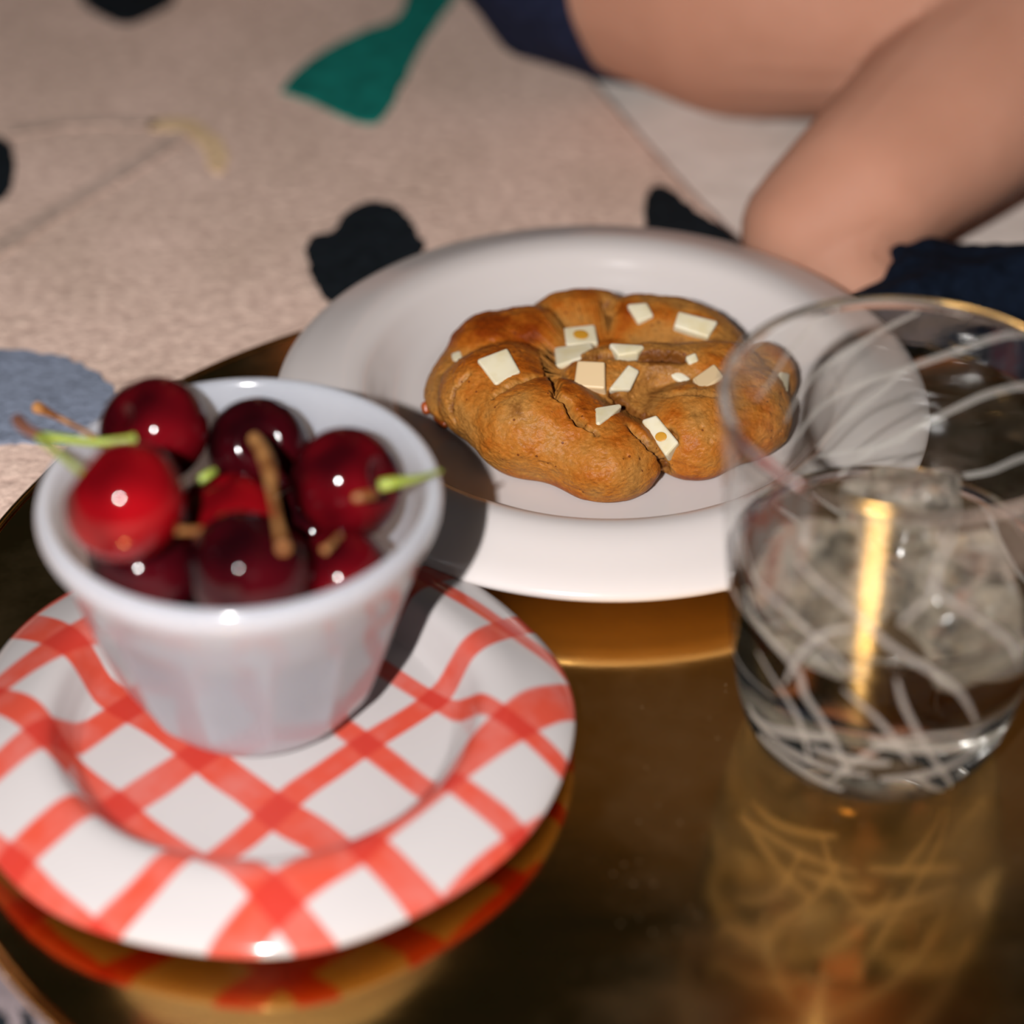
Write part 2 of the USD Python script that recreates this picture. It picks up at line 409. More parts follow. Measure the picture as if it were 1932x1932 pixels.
def motif(name, px, mat_, label=None, h=0.0012, closed=True):
    q = spline(np.array(px + px[:1] if closed else px, float), 8 * len(px))
    w = np.array([at(x, y, RUG_Z)[:2] for x, y in q])
    w += (meshkit.noise(np.column_stack([w * 700, np.zeros(len(w))]), 3)[:, None] - 0.5) * 0.0015
    p = Polygon(w).buffer(0).intersection(rug_poly.buffer(-0.0005))
    p = max(getattr(p, 'geoms', [p]), key=lambda g: g.area)
    o = obj(name, slab(p, RUG_Z - 0.004, RUG_Z + h), mat_, rug, smooth=False)
    if label:
        tag(o, label)


motif('black_motif', [(150, -40), (320, -40), (330, 0), (290, 28), (238, 46), (185, 28), (152, 0)], m_rug_black)
motif('black_motif', [(-60, 270), (-5, 262), (22, 285), (28, 325), (22, 355), (0, 378), (-60, 380)], m_rug_black)
motif('black_motif', [(578, 470), (592, 450), (630, 440), (650, 408), (700, 385), (755, 400), (785, 440), (800, 475), (760, 530), (700, 570), (630, 580), (598, 540), (583, 500)], m_rug_black)
motif('black_motif', [(1218, 380), (1232, 357), (1262, 360), (1310, 400), (1370, 440), (1430, 500), (1480, 590), (1330, 600), (1225, 520), (1216, 420)], m_rug_black)
motif('black_motif', [(930, -60), (1000, -40), (1040, 40), (1010, 55), (975, 10)], m_rug_black)
motif('green_motif', [(530, 176), (560, 138), (615, 98), (690, 60), (735, 45), (760, 20), (780, -40), (880, -50), (850, 10), (800, 80), (765, 150), (730, 215), (700, 236), (650, 222), (590, 195)], m_rug_green, 'dark green tufted shape on the rug')
motif('blue_motif', [(-80, 670), (0, 664), (80, 672), (150, 690), (205, 728), (235, 780), (240, 860), (150, 845), (60, 838), (0, 840), (-80, 850)], m_rug_blue, 'greyish blue tufted shape on the rug')
motif('grey_line', [(-20, 462), (120, 375), (250, 300), (330, 252), (342, 268), (260, 325), (130, 402), (-20, 496)], m_rug_grey, h=0.0006)
motif('grey_line', [(20, 240), (140, 225), (260, 226), (300, 236), (260, 240), (140, 240), (20, 258)], m_rug_grey, h=0.0006)
motif('yellow_motif', [(280, 228), (350, 225), (395, 250), (430, 285), (420, 325), (395, 318), (385, 285), (345, 250), (285, 245)], m_rug_yellow, 'faint yellowish tufted arc on the rug', h=0.0006)
motif('mauve_motif', [(-80, 1780), (-20, 1812), (30, 1866), (80, 1920), (130, 1990), (60, 2040), (-80, 2040)], m_rug_shade, 'dark patch painted as shade on the rug at the near left of the tray', h=0.0006)  # shade at the near left corner, put in as a darker patch
motif('black_motif', [(-30, 1905), (0, 1915), (18, 1950), (0, 1990), (-40, 1990)], m_rug_black)
motif('black_motif', [(40, 1900), (60, 1925), (80, 1965), (60, 1990), (45, 1960)], m_rug_black)

# ------------------------------------------------------------------ the brass tray
TRAY = np.array([0.0273, 0.464, 0.0])
TR = 0.1808
tray = thing('brass_tray', (*TRAY[:2], RUG_Z))
tag(tray, 'round polished brass tray lying on the rug under the plates and the glass', 'tray')
t = -RUG_Z
obj('top', lathe([(0, t), (0.06, t), (0.12, t), (TR - 0.004, t), (TR - 0.0035, t - 0.0016), (0.12, t - 0.0018), (0, t - 0.0018)], 200), m_brass, tray)
ring = [(TR - 0.0012 + 0.0012 * math.cos(a) - 0.0008, t - 0.0009 + 0.0013 * math.sin(a)) for a in np.linspace(0, 2 * np.pi, 13)]
tag(obj('rolled_edge', lathe(ring, 200), m_brass, tray), 'thin rolled brass edge')
obj('foot_ring', lathe([(0.12, t - 0.0017), (0.124, t - 0.0017), (0.124, 0.0012), (0.12, 0.0012), (0.12, t - 0.0017)], 120), m_brass, tray)

# ------------------------------------------------------------------ plates
CP = np.array([0.0261, 0.5663, 0.0])
cream = thing('dinner_plate', (CP[0], CP[1], 0.0))
tag(cream, 'cream glazed plate with a broad rounded rim holding the cookie', 'plate')
prof_c = spline([(0, .0055), (.03, .0055), (.052, .0058), (.060, .0072), (.0655, .0130), (.0695, .0178), (.0745, .0194), (.080, .0188), (.087, .0165), (.0925, .0143), (.0956, .0120),
                 (.0952, .0098), (.0925, .0088), (.086, .0096), (.076, .0092), (.066, .0060), (.060, .0018), (.0575, .0003), (.055, .0006), (.053, .0022), (.03, .0026), (0, .0026)], 150)
obj('dish', lathe(prof_c, 220), m_plate, cream, smooth=True)

GP = np.array([-0.0604, 0.4254, 0.0])
ging = thing('gingham_plate', (GP[0], GP[1], 0.0))
tag(ging, 'white plate with hand-painted red gingham stripes under the bowl of cherries', 'plate')
prof_g = spline([(0, .0060), (.02, .0060), (.042, .0062), (.0465, .0074), (.0495, .0110), (.0525, .0148), (.0560, .0160), (.0605, .0154), (.067, .0132), (.0720, .0110), (.0750, .0088),
                 (.0748, .0072), (.0725, .0064), (.063, .0088), (.055, .0090), (.048, .0045), (.045, .0012), (.0435, .0003), (.0415, .0006), (.040, .0022), (.02, .0024), (0, .0024)], 150)


def ging_wob(r, z, a):
    k = np.clip((r - 0.040) / 0.02, 0, 1)
    w = 0.0007 * np.sin(3 * a + 0.6) + 0.0006 * np.sin(5 * a + 2.0) + 0.0004 * np.sin(8 * a)
    return r + k * w, z * (1 + k * 0.06 * np.sin(4 * a + 1.0)) + 0


obj('dish', lathe(prof_g, 220, ging_wob), m_gingham, ging, smooth=True)

# ------------------------------------------------------------------ the milk glass bowl
BP = np.array([-0.0639, 0.4372, 0.0063])
bowl = thing('milk_glass_bowl', BP)
tag(bowl, 'small white milk glass bowl with faint panels standing on the gingham plate', 'bowl')
prof_b = spline([(0, .0012), (.015, .0012), (.0175, .0), (.0205, .0004), (.0235, .0022), (.0270, .0055), (.0318, .0130), (.0362, .0260), (.0400, .0400), (.0430, .0515), (.0455, .0580), (.0470, .0612), (.0476, .0638),
                 (.0471, .0662), (.0458, .0675), (.0444, .0672), (.0434, .0655), (.0425, .0620), (.0405, .0500), (.0368, .0350), (.0318, .0210), (.0250, .0115), (.0140, .0076), (0, .0070)], 150)


def panels(r, z, a):
    k = np.clip((z - 0.004) / 0.008, 0, 1) * np.clip((0.047 - z) / 0.006, 0, 1) * (np.arange(len(r))[:, None] < len(r) * 0.5)
    s = np.abs(np.sin(a * 7))
    return r - k * 0.0008 * s ** 0.7, z


prof_b[:, 1] *= (0.0675 - 0.0016) / 0.0675
obj('cup', lathe(prof_b, 280, panels), m_milk, bowl, smooth=True)

# ------------------------------------------------------------------ cherries
def cherry_mesh(seed):
    m = trimesh.creation.icosphere(subdivisions=4)
    v = np.array(m.vertices)
    rad = np.hypot(v[:, 0], v[:, 1])
    z = v[:, 2]
    dim = np.exp(-(rad / 0.30) ** 2) * (z > 0)
    v[:, 2] = z * np.where(z > 0, 0.93, 0.97) - 0.30 * dim
    v[:, 0] *= 1.02
    v[:, 1] *= 0.98 - 0.03 * np.exp(-(v[:, 0] / 0.12) ** 2)          # the suture
    v *= 1 + 0.03 * (meshkit.noise(np.array(m.vertices) * 1.3 + seed * 7.0, seed)[:, None] - 0.5)
    return trimesh.Trimesh(v, m.faces, process=False)


def frame_to(axis):
    a = np.asarray(axis, float) / np.linalg.norm(axis)
    r = np.cross([0.3, 1, 0.2], a)
    r /= np.linalg.norm(r)
    return np.column_stack([r, np.cross(a, r), a])


CH = [  # centre, radius, dimple axis, material, label
    ((-0.0863, 0.4575, 0.0740), 0.0133, (-.5, -.35, .5), m_cherry_mid, 'dark red cherry at the back left of the bowl, above the green stems'),
    ((-0.0861, 0.4118, 0.0871), 0.0138, (-.75, .25, .55), m_cherry_red, 'bright red cherry on top at the left front of the bowl'),
    ((-0.0620, 0.4622, 0.0657), 0.0125, (.15, -.7, .6), m_cherry_dark, 'very dark cherry against the back wall of the bowl, behind the thick brown stem'),
    ((-0.0392, 0.4456, 0.0672), 0.0136, (.75, -.35, .45), m_cherry_mid, 'red cherry at the right of the bowl, its pale green stem reaching the rim'),
    ((-0.0671, 0.4375, 0.0616), 0.0130, (-.2, .3, .8), m_cherry_red, 'bright red cherry in the middle of the bowl, half hidden by its neighbours'),
    ((-0.0590, 0.4087, 0.0704), 0.0139, (.45, .35, .75), m_cherry_dark, 'near-black cherry at the front of the bowl beneath the tip of the brown stem'),
    ((-0.0848, 0.4192, 0.0619), 0.0125, (-.3, .5, -.6), m_cherry_dark, 'dark cherry low at the left front of the bowl, under the bright red one'),
    ((-0.0402, 0.4217, 0.0577), 0.0122, (.3, .3, -.7), m_cherry_mid, 'cherry low at the right front of the bowl, sparkling beside the inner wall'),
    ((-0.0896, 0.4407, 0.0501), 0.0125, (0, .2, -1), m_cherry_dark, None), ((-0.0486, 0.4556, 0.0450), 0.0125, (0, .1, -1), m_cherry_dark, None),
    ((-0.0644, 0.4133, 0.0450), 0.0125, (.1, 0, -1), m_cherry_dark, None), ((-0.0472, 0.4284, 0.0350), 0.0125, (0, .2, -1), m_cherry_dark, None),
    ((-0.0781, 0.4291, 0.0312), 0.0125, (0, .1, -1), m_cherry_dark, None), ((-0.0734, 0.4586, 0.0438), 0.0125, (0, .2, -1), m_cherry_dark, None),
    ((-0.0613, 0.4466, 0.0255), 0.0125, (.1, .2, -1), m_cherry_dark, None)]
cherries = []
for i, (c, r, ax, mt, lab) in enumerate(CH):
    t = thing('cherry', c)
    tag(t, lab or 'dark cherry buried deep in the white bowl under the others', 'cherry', 'cherries in the milk glass bowl' if lab else 'cherries at the bottom of the milk glass bowl')
    m = cherry_mesh(i)
    m.vertices = (m.vertices * r) @ frame_to(ax).T
    obj('fruit', m, mt, t, smooth=True)
    cherries.append((t, np.array(c), r))


def stem(ci, px, radii_mm, mt, name='stem', label=None):
    """px: (x, y, height) points; the stem belongs to cherry ci."""
    t, c, r = cherries[ci]
    p = np.array([at(x, y, z) for x, y, z in px]) - c
    o = obj(name, tube(p, np.array(radii_mm) / 1000, 10, 28), mt, t, smooth=60)
    if label:
        tag(o, label)


stem(0, [(252, 830, .082), (235, 831, .0825), (180, 834, .0822), (130, 829, .0815), (75, 823, .0805)], [1.7, 1.2, .9, 1.0, 1.3], m_stem_green, label='green stem')
stem(0, [(80, 824, .0806), (55, 812, .0808), (40, 800, .0806), (32, 790, .0806)], [1.4, 1.4, 1.6, 1.5], m_stem_tip, 'stem_end', 'brown woody end of the stem')
stem(0, [(205, 842, .078), (150, 808, .073), (105, 785, .071), (70, 768, .070)], [.6, .6, .8, 1.6], m_stem_brown, label='thin brown stem behind')
stem(1, [(158, 898, .090), (146, 884, .0895), (110, 855, .086), (75, 826, .0812)], [1.2, .9, .9, 1.2], m_stem_green, label='green stem')
stem(2, [(480, 828, .082), (495, 850, .084), (508, 885, .086), (514, 930, .088), (524, 985, .0895), (535, 1035, .0905)], [1.7, 1.9, 1.8, 1.0, .9, 1.35], m_stem_brown, label='thick brown stem')
stem(3, [(718, 916, .079), (740, 911, .0795), (790, 902, .0775), (832, 888, .0745)], [1.5, 1.4, .8, .5], m_stem_green, label='pale green stem')
stem(3, [(668, 940, .081), (685, 936, .081), (705, 933, .080)], [1.0, 1.2, 1.1], m_stem_brown, label='short brown stem')
stem(4, [(300, 1003, .082), (345, 1001, .080), (385, 1003, .078), (405, 1000, .076)], [1.1, .9, 1.2, 1.3], m_stem_brown, label='short brown stem')
stem(4, [(372, 909, .0735), (390, 897, .0745), (403, 889, .074)], [1.0, 1.1, 1.0], m_stem_green, label='short green stem')
stem(3, [(640, 1012, .071), (622, 1030, .073), (612, 1038, .0735)], [.8, .8, 1.0], m_stem_brown, label='short brown stem')

# ------------------------------------------------------------------ the cookie
CK = np.array([0.0285, 0.5665, 0.0])
CZ = 0.0061


def P(px, py, z=0.022):
    return at(px, py, z)


groups = [  # (blend inside the group, [(centre, radii)...])
    (.006, [((.0285, .566, .0125), (.0485, .040, .0095))]),
    (.007, [(P(922, 752, .017), (.0160, .0150, .0135)), (P(1020, 812, .016), (.0205, .0160, .0150)), (P(1143, 868, .013), (.0165, .0150, .0120)), (P(960, 730, .017), (.0150, .0150, .0120))]),
    (.007, [(P(1312, 815, .014), (.0150, .0175, .0130)), (P(1410, 775, .014), (.0140, .0190, .0120))]),
    (.006, [(P(935, 655, .018), (.0145, .0140, .0105)), (P(1005, 640, .018), (.0095, .0125, .0105))]),
    (.006, [(P(1085, 605, .018), (.0150, .0100, .0105)), (P(1130, 600, .016), (.010, .010, .008))]),
    (.008, [(P(1215, 614, .018), (.0160, .0115, .0095)), (P(1295, 630, .017), (.0130, .0115, .0090)), (P(1362, 672, .015), (.0085, .0120, .0080))]),
    (.007, [(P(1130, 735, .018), (.0125, .0140, .0105)), (P(1230, 705, .019), (.0200, .0105, .0105)), (P(1360, 710, .018), (.0140, .0130, .0100))]),
    (.005, [(P(868, 715, .013), (.0085, .0160, .0080)), (P(850, 745, .010), (.0085, .0130, .006))]),
    (.004, [(P(1450, 715, .013), (.0090, .0160, .0080))]),
]


def sdf(p):
    tot = None
    for k, ell in groups:
        d = None
        for c, r in ell:
            q = p - np.asarray(c)
            r = np.asarray(r)
            k0 = np.linalg.norm(q / r, axis=1)
            k1 = np.linalg.norm(q / (r * r), axis=1)
            e = k0 * (k0 - 1) / np.maximum(k1, 1e-9)
            if d is None:
                d = e
            else:
                h = np.maximum(k - np.abs(d - e), 0) / k
                d = np.minimum(d, e) - h * h * k * 0.25
        if tot is None:
            tot = d
        else:
            kk = 0.0016
            h = np.maximum(kk - np.abs(tot - d), 0) / kk
            tot = np.minimum(tot, d) - h * h * kk * 0.25
    return np.maximum(tot, CZ + 0.0002 - p[:, 2])


NA, NB = 860, 400
centre = np.array([0.0285, 0.565, 0.0110])
th = np.linspace(0, 2 * np.pi, NA, endpoint=False)
ph = np.linspace(-0.5 * np.pi, 0.5 * np.pi, NB)
ph = np.concatenate([np.linspace(-0.5 * np.pi, -0.12, 50, endpoint=False), np.linspace(-0.12, 0.5 * np.pi, NB - 50)])
TH, PH = np.meshgrid(th, ph)
D = np.stack([np.cos(PH) * np.cos(TH), np.cos(PH) * np.sin(TH) * 0.86, np.sin(PH) * 0.42], -1).reshape(-1, 3)
D /= np.linalg.norm(D, axis=1, keepdims=True)
T = np.full(len(D), 0.10)
lo, hi = np.full(len(D), 0.001), np.full(len(D), 0.10)
# march inward from outside, then bisect
step = np.full(len(D), 0.075)
for _ in range(60):
    s = sdf(centre + D * step[:, None])
    step = np.maximum(step - np.maximum(s * 0.8, 0.00002), 0.002)
V = centre + D * step[:, None]
idx = np.arange(NB * NA).reshape(NB, NA)
q = np.stack([idx[:-1], np.roll(idx, -1, 1)[:-1], np.roll(idx, -1, 1)[1:], idx[1:]], -1).reshape(-1, 4)
FCS = np.vstack([q[:, [0, 1, 2]], q[:, [0, 2, 3]]])


def normals(v):
    n = np.zeros_like(v)
    fn = np.cross(v[FCS[:, 1]] - v[FCS[:, 0]], v[FCS[:, 2]] - v[FCS[:, 0]])
    for k in range(3):
        np.add.at(n, FCS[:, k], fn)
    return n / np.maximum(np.linalg.norm(n, axis=1, keepdims=True), 1e-12)


def grid_blur(a, r):
    a = a.reshape(NB, NA)
    for _ in range(r):
        a = (np.roll(a, 1, 1) + 2 * a + np.roll(a, -1, 1)) / 4
        b = np.vstack([a[:1], a, a[-1:]])
        a = (b[:-2] + 2 * b[1:-1] + b[2:]) / 4
    return a.ravel()


N = normals(V)
if (N[NB * NA // 2] @ D[NB * NA // 2]) < 0:
    FCS = FCS[:, ::-1]
    N = -N


def hit(px, py):
    """The dough's surface point and normal seen at a pixel."""
    d = ray(px, py)
    w = V - EYE
    along = w @ d
    off = np.linalg.norm(w - along[:, None] * d, axis=1)
    near = np.where(off < 0.0009)[0]
    if len(near) == 0:
        near = np.argsort(off)[:8]
    k = near[np.argmin(along[near])]
    close = np.linalg.norm(V - V[k], axis=1) < 0.0035
    n = N[close].mean(0)
    return V[k], n / np.linalg.norm(n)


def polyline3(px):
    pts = [hit(x, y)[0] for x, y in px]
    return spline(pts, 14 * len(pts))


cracks = [([(1040, 692), (1050, 715), (1052, 738), (1072, 752), (1082, 770), (1098, 792)], .0050, .0010),
          ([(1098, 792), (1116, 805), (1124, 812)], .0014, .0006),
          ([(1160, 742), (1178, 758), (1200, 775), (1222, 784)], .0026, .0010),
          ([(1195, 800), (1225, 832), (1245, 850), (1256, 872), (1254, 900)], .0036, .0010),
          ([(1046, 690), (1042, 660), (1050, 625), (1062, 605)], .0040, .0020),
          ([(1066, 672), (1120, 662), (1200, 664), (1285, 668)], .0030, .0015),
          ([(1112, 606), (1145, 590), (1150, 566)], .0030, .0018),
          ([(1245, 745), (1290, 735), (1345, 742)], .0010, .0010),
          ([(852, 800), (845, 770), (850, 735), (880, 700)], .0012, .0007),
          ([(930, 742), (955, 722), (1000, 706), (1035, 702)], .0012, .0008),
          ([(1256, 808), (1266, 822), (1268, 832)], .0016, .0009)]
disp = 0.0018 * (meshkit.fbm(V * 110, 3, 5) - 0.5) + 0.0008 * (meshkit.fbm(V * 380, 3, 9) - 0.5)
fl = meshkit.fbm(V * 1500, 2, 21)
disp += 0.00028 * (fl - 0.5)
pits = np.clip(meshkit.noise(V * 380, 31) - 0.80, 0, 1) * 5
disp -= 0.0005 * pits
crack_mask = np.zeros(len(V))
for px, depth, wid in cracks:
    line = polyline3(px)
    jag = (meshkit.noise(V * 900, 77) - 0.5) * 0.0009
    d2 = np.full(len(V), 1.0)
    cand = np.where(np.linalg.norm(V - line.mean(0), axis=1) < np.linalg.norm(line - line.mean(0), axis=1).max() + 0.006)[0]
    d2[cand] = np.min(np.linalg.norm(V[cand][:, None] - line[None], axis=2), axis=1)
    g = np.exp(-((d2 + jag) / wid) ** 2)
    disp -= depth * g
    crack_mask = np.maximum(crack_mask, np.exp(-((d2 + jag) / (wid * 1.4)) ** 2) * min(depth / .002, 1))
top = np.clip((V[:, 2] - CZ - 0.001) / 0.004, 0, 1)
smooth_r = grid_blur(step, 120)
convex = (grid_blur(step, 4) - smooth_r) / 0.0012
V2 = V + N * (disp * top)[:, None]
big = meshkit.fbm(V * 60, 3, 41)
toast_and_cracks = 0.45 + 0.11 * np.clip(convex, -1.6, 1.6) + 1.0 * (big - 0.5) + 0.10 * np.clip((V[:, 2] - 0.020) / 0.01, -1, 1)
for (tx, ty), amt, rad in (((935, 612), .30, .008), ((1020, 650), .28, .007), ((1165, 590), .30, .006), ((1150, 640), .2, .006), ((1290, 870), .2, .010), ((1130, 880), .12, .012),
                           ((1240, 700), -.12, .012), ((1130, 730), -.14, .009), ((1250, 640), -.12, .014), ((870, 790), -.05, .01)):
    h0 = hit(tx, ty)[0]
    toast_and_cracks += amt * np.exp(-(np.linalg.norm(V - h0, axis=1) / rad) ** 2)
toast_and_cracks = np.clip(np.clip(toast_and_cracks, 0.18, 0.95) - 0.6 * crack_mask, 0, 0.95)  # besides the browning, the colour is darkened inside the cracks

cookie = thing('cookie', (CK[0], CK[1], 0))
tag(cookie, 'thick golden brown cookie studded with white chocolate chunks on the cream plate', 'cookie')
dough = obj('dough', (V2 - CK, FCS), m_dough, cookie, smooth=True)
UsdGeom.PrimvarsAPI(dough).CreatePrimvar('toast_and_cracks', Sdf.ValueTypeNames.FloatArray, 'vertex').Set([float(x) for x in toast_and_cracks])

chunks = [  # pixel corners of the visible face, how far it stands out in mm, toasted?
    ([(901, 677), (956, 656), (981, 700), (936, 724)], .6, 0), ([(1064, 618), (1122, 612), (1128, 645), (1066, 650)], 2.4, 0), ([(1046, 655), (1116, 646), (1124, 664), (1050, 688)], 2.2, 0),
    ([(1150, 648), (1215, 652), (1205, 662), (1165, 668)], .8, 0), ([(1184, 574), (1220, 570), (1232, 594), (1204, 606)], 1.3, 0), ([(1280, 588), (1354, 607), (1338, 634), (1272, 612)], 2.2, 0),
    ([(1090, 680), (1140, 682), (1140, 731), (1083, 727)], 2.2, 1), ([(1190, 688), (1206, 697), (1188, 736), (1154, 734)], 1.4, 0), ([(1307, 714), (1348, 686), (1366, 706), (1322, 738)], 2.0, 1),
    ([(1258, 702), (1285, 700), (1306, 720), (1288, 724)], .5, 0), ([(1294, 672), (1312, 665), (1318, 680), (1300, 686)], .5, 0), ([(1124, 768), (1172, 762), (1152, 786), (1128, 798)], .9, 0),
    ([(1212, 791), (1234, 783), (1278, 836), (1258, 858)], 1.5, 0), ([(852, 665), (866, 660), (870, 678), (853, 684)], .5, 0), ([(1476, 700), (1489, 704), (1486, 736), (1473, 732)], .8, 0)]
for ci, (px, out, toasted) in enumerate(chunks):
    cx, cy = np.mean(px, axis=0)
    s, n = hit(cx, cy)
    n = n * 0.75 + 0.25 * np.array([0, -0.6, 0.8])
    n /= np.linalg.norm(n)
    face = []
    for x, y in px:
        d = ray(x, y)
        t_ = ((s + n * out / 1000 - EYE) @ n) / (d @ n)
        face.append(EYE + d * t_)
    face = np.array(face)
    mid = face.mean(0)
    face = mid + (face - mid) * (1 - 0.0008 / np.maximum(np.linalg.norm(face - mid, axis=1, keepdims=True), 1e-4))
    c8 = np.vstack([face - n * 0.0008, face - n * (0.0030 + out / 1000)]) - CK
    o = obj('white_chocolate_chunk', rounded_block(c8, 0.0008), m_white_choc_toast if toasted else m_white_choc, cookie, smooth=50)
    if toasted:
        tag(o, 'lightly toasted white chocolate chunk')
for x, y, rad in ((1096, 631, .0023), (1247, 824, .0017)):
    k = [i for i, (px, *_r) in enumerate(chunks) if Polygon(px).distance(Point(x, y)) == 0][0]
    s, n = hit(*np.mean(chunks[k][0], axis=0))
    n = n * 0.75 + 0.25 * np.array([0, -0.6, 0.8])
    n /= np.linalg.norm(n)
    d = ray(x, y)
    c = EYE + d * (((s + n * chunks[k][1] / 1000 - EYE) @ n) / (d @ n))
    m = trimesh.creation.icosphere(subdivisions=2, radius=1.0)
    m.vertices = (m.vertices * [rad, rad * 0.85, 0.00018]) @ frame_to(n).T + c - CK
    tag(obj('browned_spot', m, m_caramel, cookie, smooth=True), 'small caramelised spot on a white chocolate chunk')
drip = m3.Manifold.batch_hull([ball(P(803, 766, .009) - CK, .0014, 16), ball(P(804, 775, .008) - CK, .0012, 16)])
drip2 = m3.Manifold.batch_hull([ball(P(826, 788, .0075) - CK, .0013, 16), ball(P(838, 800, .0075) - CK, .0013, 16), ball(P(846, 790, .0085) - CK, .0018, 16)])
drip3 = m3.Manifold.batch_hull([ball(P(808, 774, .0072) - CK, .0007, 12), ball(P(828, 786, .0072) - CK, .0008, 12)])
tag(obj('dark_drip', drip + drip2 + drip3, m_drip, cookie, smooth=60), 'dark caramelised drip at the left edge of the cookie')

# ------------------------------------------------------------------ the glass of water
GL = np.array([0.0901, 0.4338, 0.0])
glass = thing('drinking_glass', GL)
tag(glass, 'clear tumbler with curving cut lines standing at the right of the tray', 'glass')
outer = spline([(0, .0012), (.018, .0010), (.0245, .0004), (.0275, .0012), (.0305, .0045), (.0332, .0105), (.0352, .0200), (.0372, .0340), (.0396, .0560), (.0418, .0800), (.0432, .0960), (.0435, .0990)], 90)
lip = np.array([(.0434, .1004), (.0428, .1011), (.0420, .1008), (.0415, .0996)])
inner_up = spline([(.0413, .0980), (.0400, .0800), (.0380, .0600), (.0374, WATER_Z)], 24)
obj('tumbler', lathe(np.vstack([outer, lip, inner_up]), 200), m_glass, glass, smooth=True)
inner_low = spline([(.0374, WATER_Z - .0013), (.0358, .0380), (.0335, .0210), (.0305, .0135), (.0240, .0100), (.0140, .0088), (0, .0085)], 60)
water = thing('water', GL)
tag(water, 'clear water half filling the cut tumbler', 'water')
surf = [(0, WATER_Z - .0010), (.030, WATER_Z - .0010), (.0345, WATER_Z - .0009), (.0362, WATER_Z - .0006), (.0371, WATER_Z - .0001), (.0374, WATER_Z)]
obj('liquid', lathe(np.vstack([surf, inner_low]), 200), m_water, water, smooth=True)

orr = np.array(outer)
keep = np.argmax(orr[:, 0] > 0.029)
oz, orad = orr[keep:, 1], orr[keep:, 0]
tracks = [  # (wall, pixels along the cut, half width in mm)
    ('back', [(1425, 758), (1456, 717), (1481, 674), (1518, 633), (1552, 594)], .8), ('back', [(1481, 798), (1506, 748), (1543, 702), (1596, 668), (1658, 627), (1733, 589)], .9),
    ('back', [(1472, 863), (1506, 820), (1549, 767), (1611, 730), (1673, 708), (1720, 692), (1798, 665), (1932, 627)], 1.0), ('back', [(1540, 845), (1596, 789), (1658, 742), (1705, 702)], .8),
    ('back', [(1537, 863), (1611, 851), (1689, 835), (1720, 814), (1798, 773), (1860, 745), (1932, 728)], 1.0), ('back', [(1568, 900), (1611, 873), (1673, 835), (1745, 798)], .8),
    ('back', [(1640, 945), (1705, 925), (1767, 907), (1860, 891), (1932, 863)], .9),
    ('front', [(1398, 1010), (1422, 1087), (1470, 1140), (1518, 1186), (1562, 1224), (1602, 1267)], .9), ('front', [(1500, 1050), (1534, 1090), (1611, 1155), (1673, 1214), (1767, 1273), (1813, 1310), (1844, 1366)], 1.0),
    ('front', [(1406, 1110), (1425, 1168), (1470, 1225), (1506, 1270), (1518, 1310), (1549, 1357), (1580, 1413), (1600, 1465)], 1.1), ('front', [(1480, 1290), (1506, 1242), (1534, 1211), (1565, 1192), (1618, 1183)], .9),
    ('front', [(1698, 1177), (1736, 1143), (1764, 1115), (1767, 1077), (1782, 1040), (1798, 1006)], .9), ('front', [(1740, 1095), (1776, 1124), (1835, 1161), (1891, 1199), (1916, 1230), (1922, 1258)], .9),
    ('front', [(1412, 1330), (1460, 1395), (1540, 1440), (1640, 1462)], 1.4), ('front', [(1560, 1480), (1640, 1420), (1740, 1390), (1860, 1370)], .8), ('front', [(1690, 1280), (1712, 1345), (1760, 1430), (1790, 1490)], .8),
    ('front', [(1590, 1300), (1660, 1362), (1720, 1440)], .8), ('front', [(1430, 1230), (1500, 1345), (1530, 1440)], .8),
    ('front', [(1416, 1345), (1450, 1372), (1500, 1385), (1570, 1392)], 1.8), ('front', [(1430, 1385), (1475, 1425), (1530, 1462), (1590, 1490)], 1.7), ('front', [(1640, 1395), (1700, 1410), (1790, 1408), (1850, 1385)], 1.8),  # from here on, extra cuts added to brighten the base like refracted light
    ('front', [(1660, 1470), (1740, 1462), (1800, 1440), (1850, 1405)], 1.7), ('front', [(1530, 1410), (1600, 1432), (1680, 1440)], 1.6), ('front', [(1720, 1460), (1752, 1482), (1780, 1500)], .9)]
oz_all, or_all = orr[keep:, 1], orr[keep:, 0]


def on_wall(px, py, wall):
    d = ray(px, py)
    zc = 0.05
    for _ in range(30):
        R_ = np.interp(zc, oz_all, or_all)
        o = EYE - GL
        A, B, C_ = d[0] ** 2 + d[1] ** 2, 2 * (o[0] * d[0] + o[1] * d[1]), o[0] ** 2 + o[1] ** 2 - R_ ** 2
        disc = B * B - 4 * A * C_
        t0 = (-B + (1 if wall == 'back' else -1) * math.sqrt(max(disc, 0))) / (2 * A)
        zc = 0.5 * zc + 0.5 * float(np.clip((o + d * t0)[2], 0.002, 0.099))
    return math.atan2((o + d * t0)[1], (o + d * t0)[0]), zc


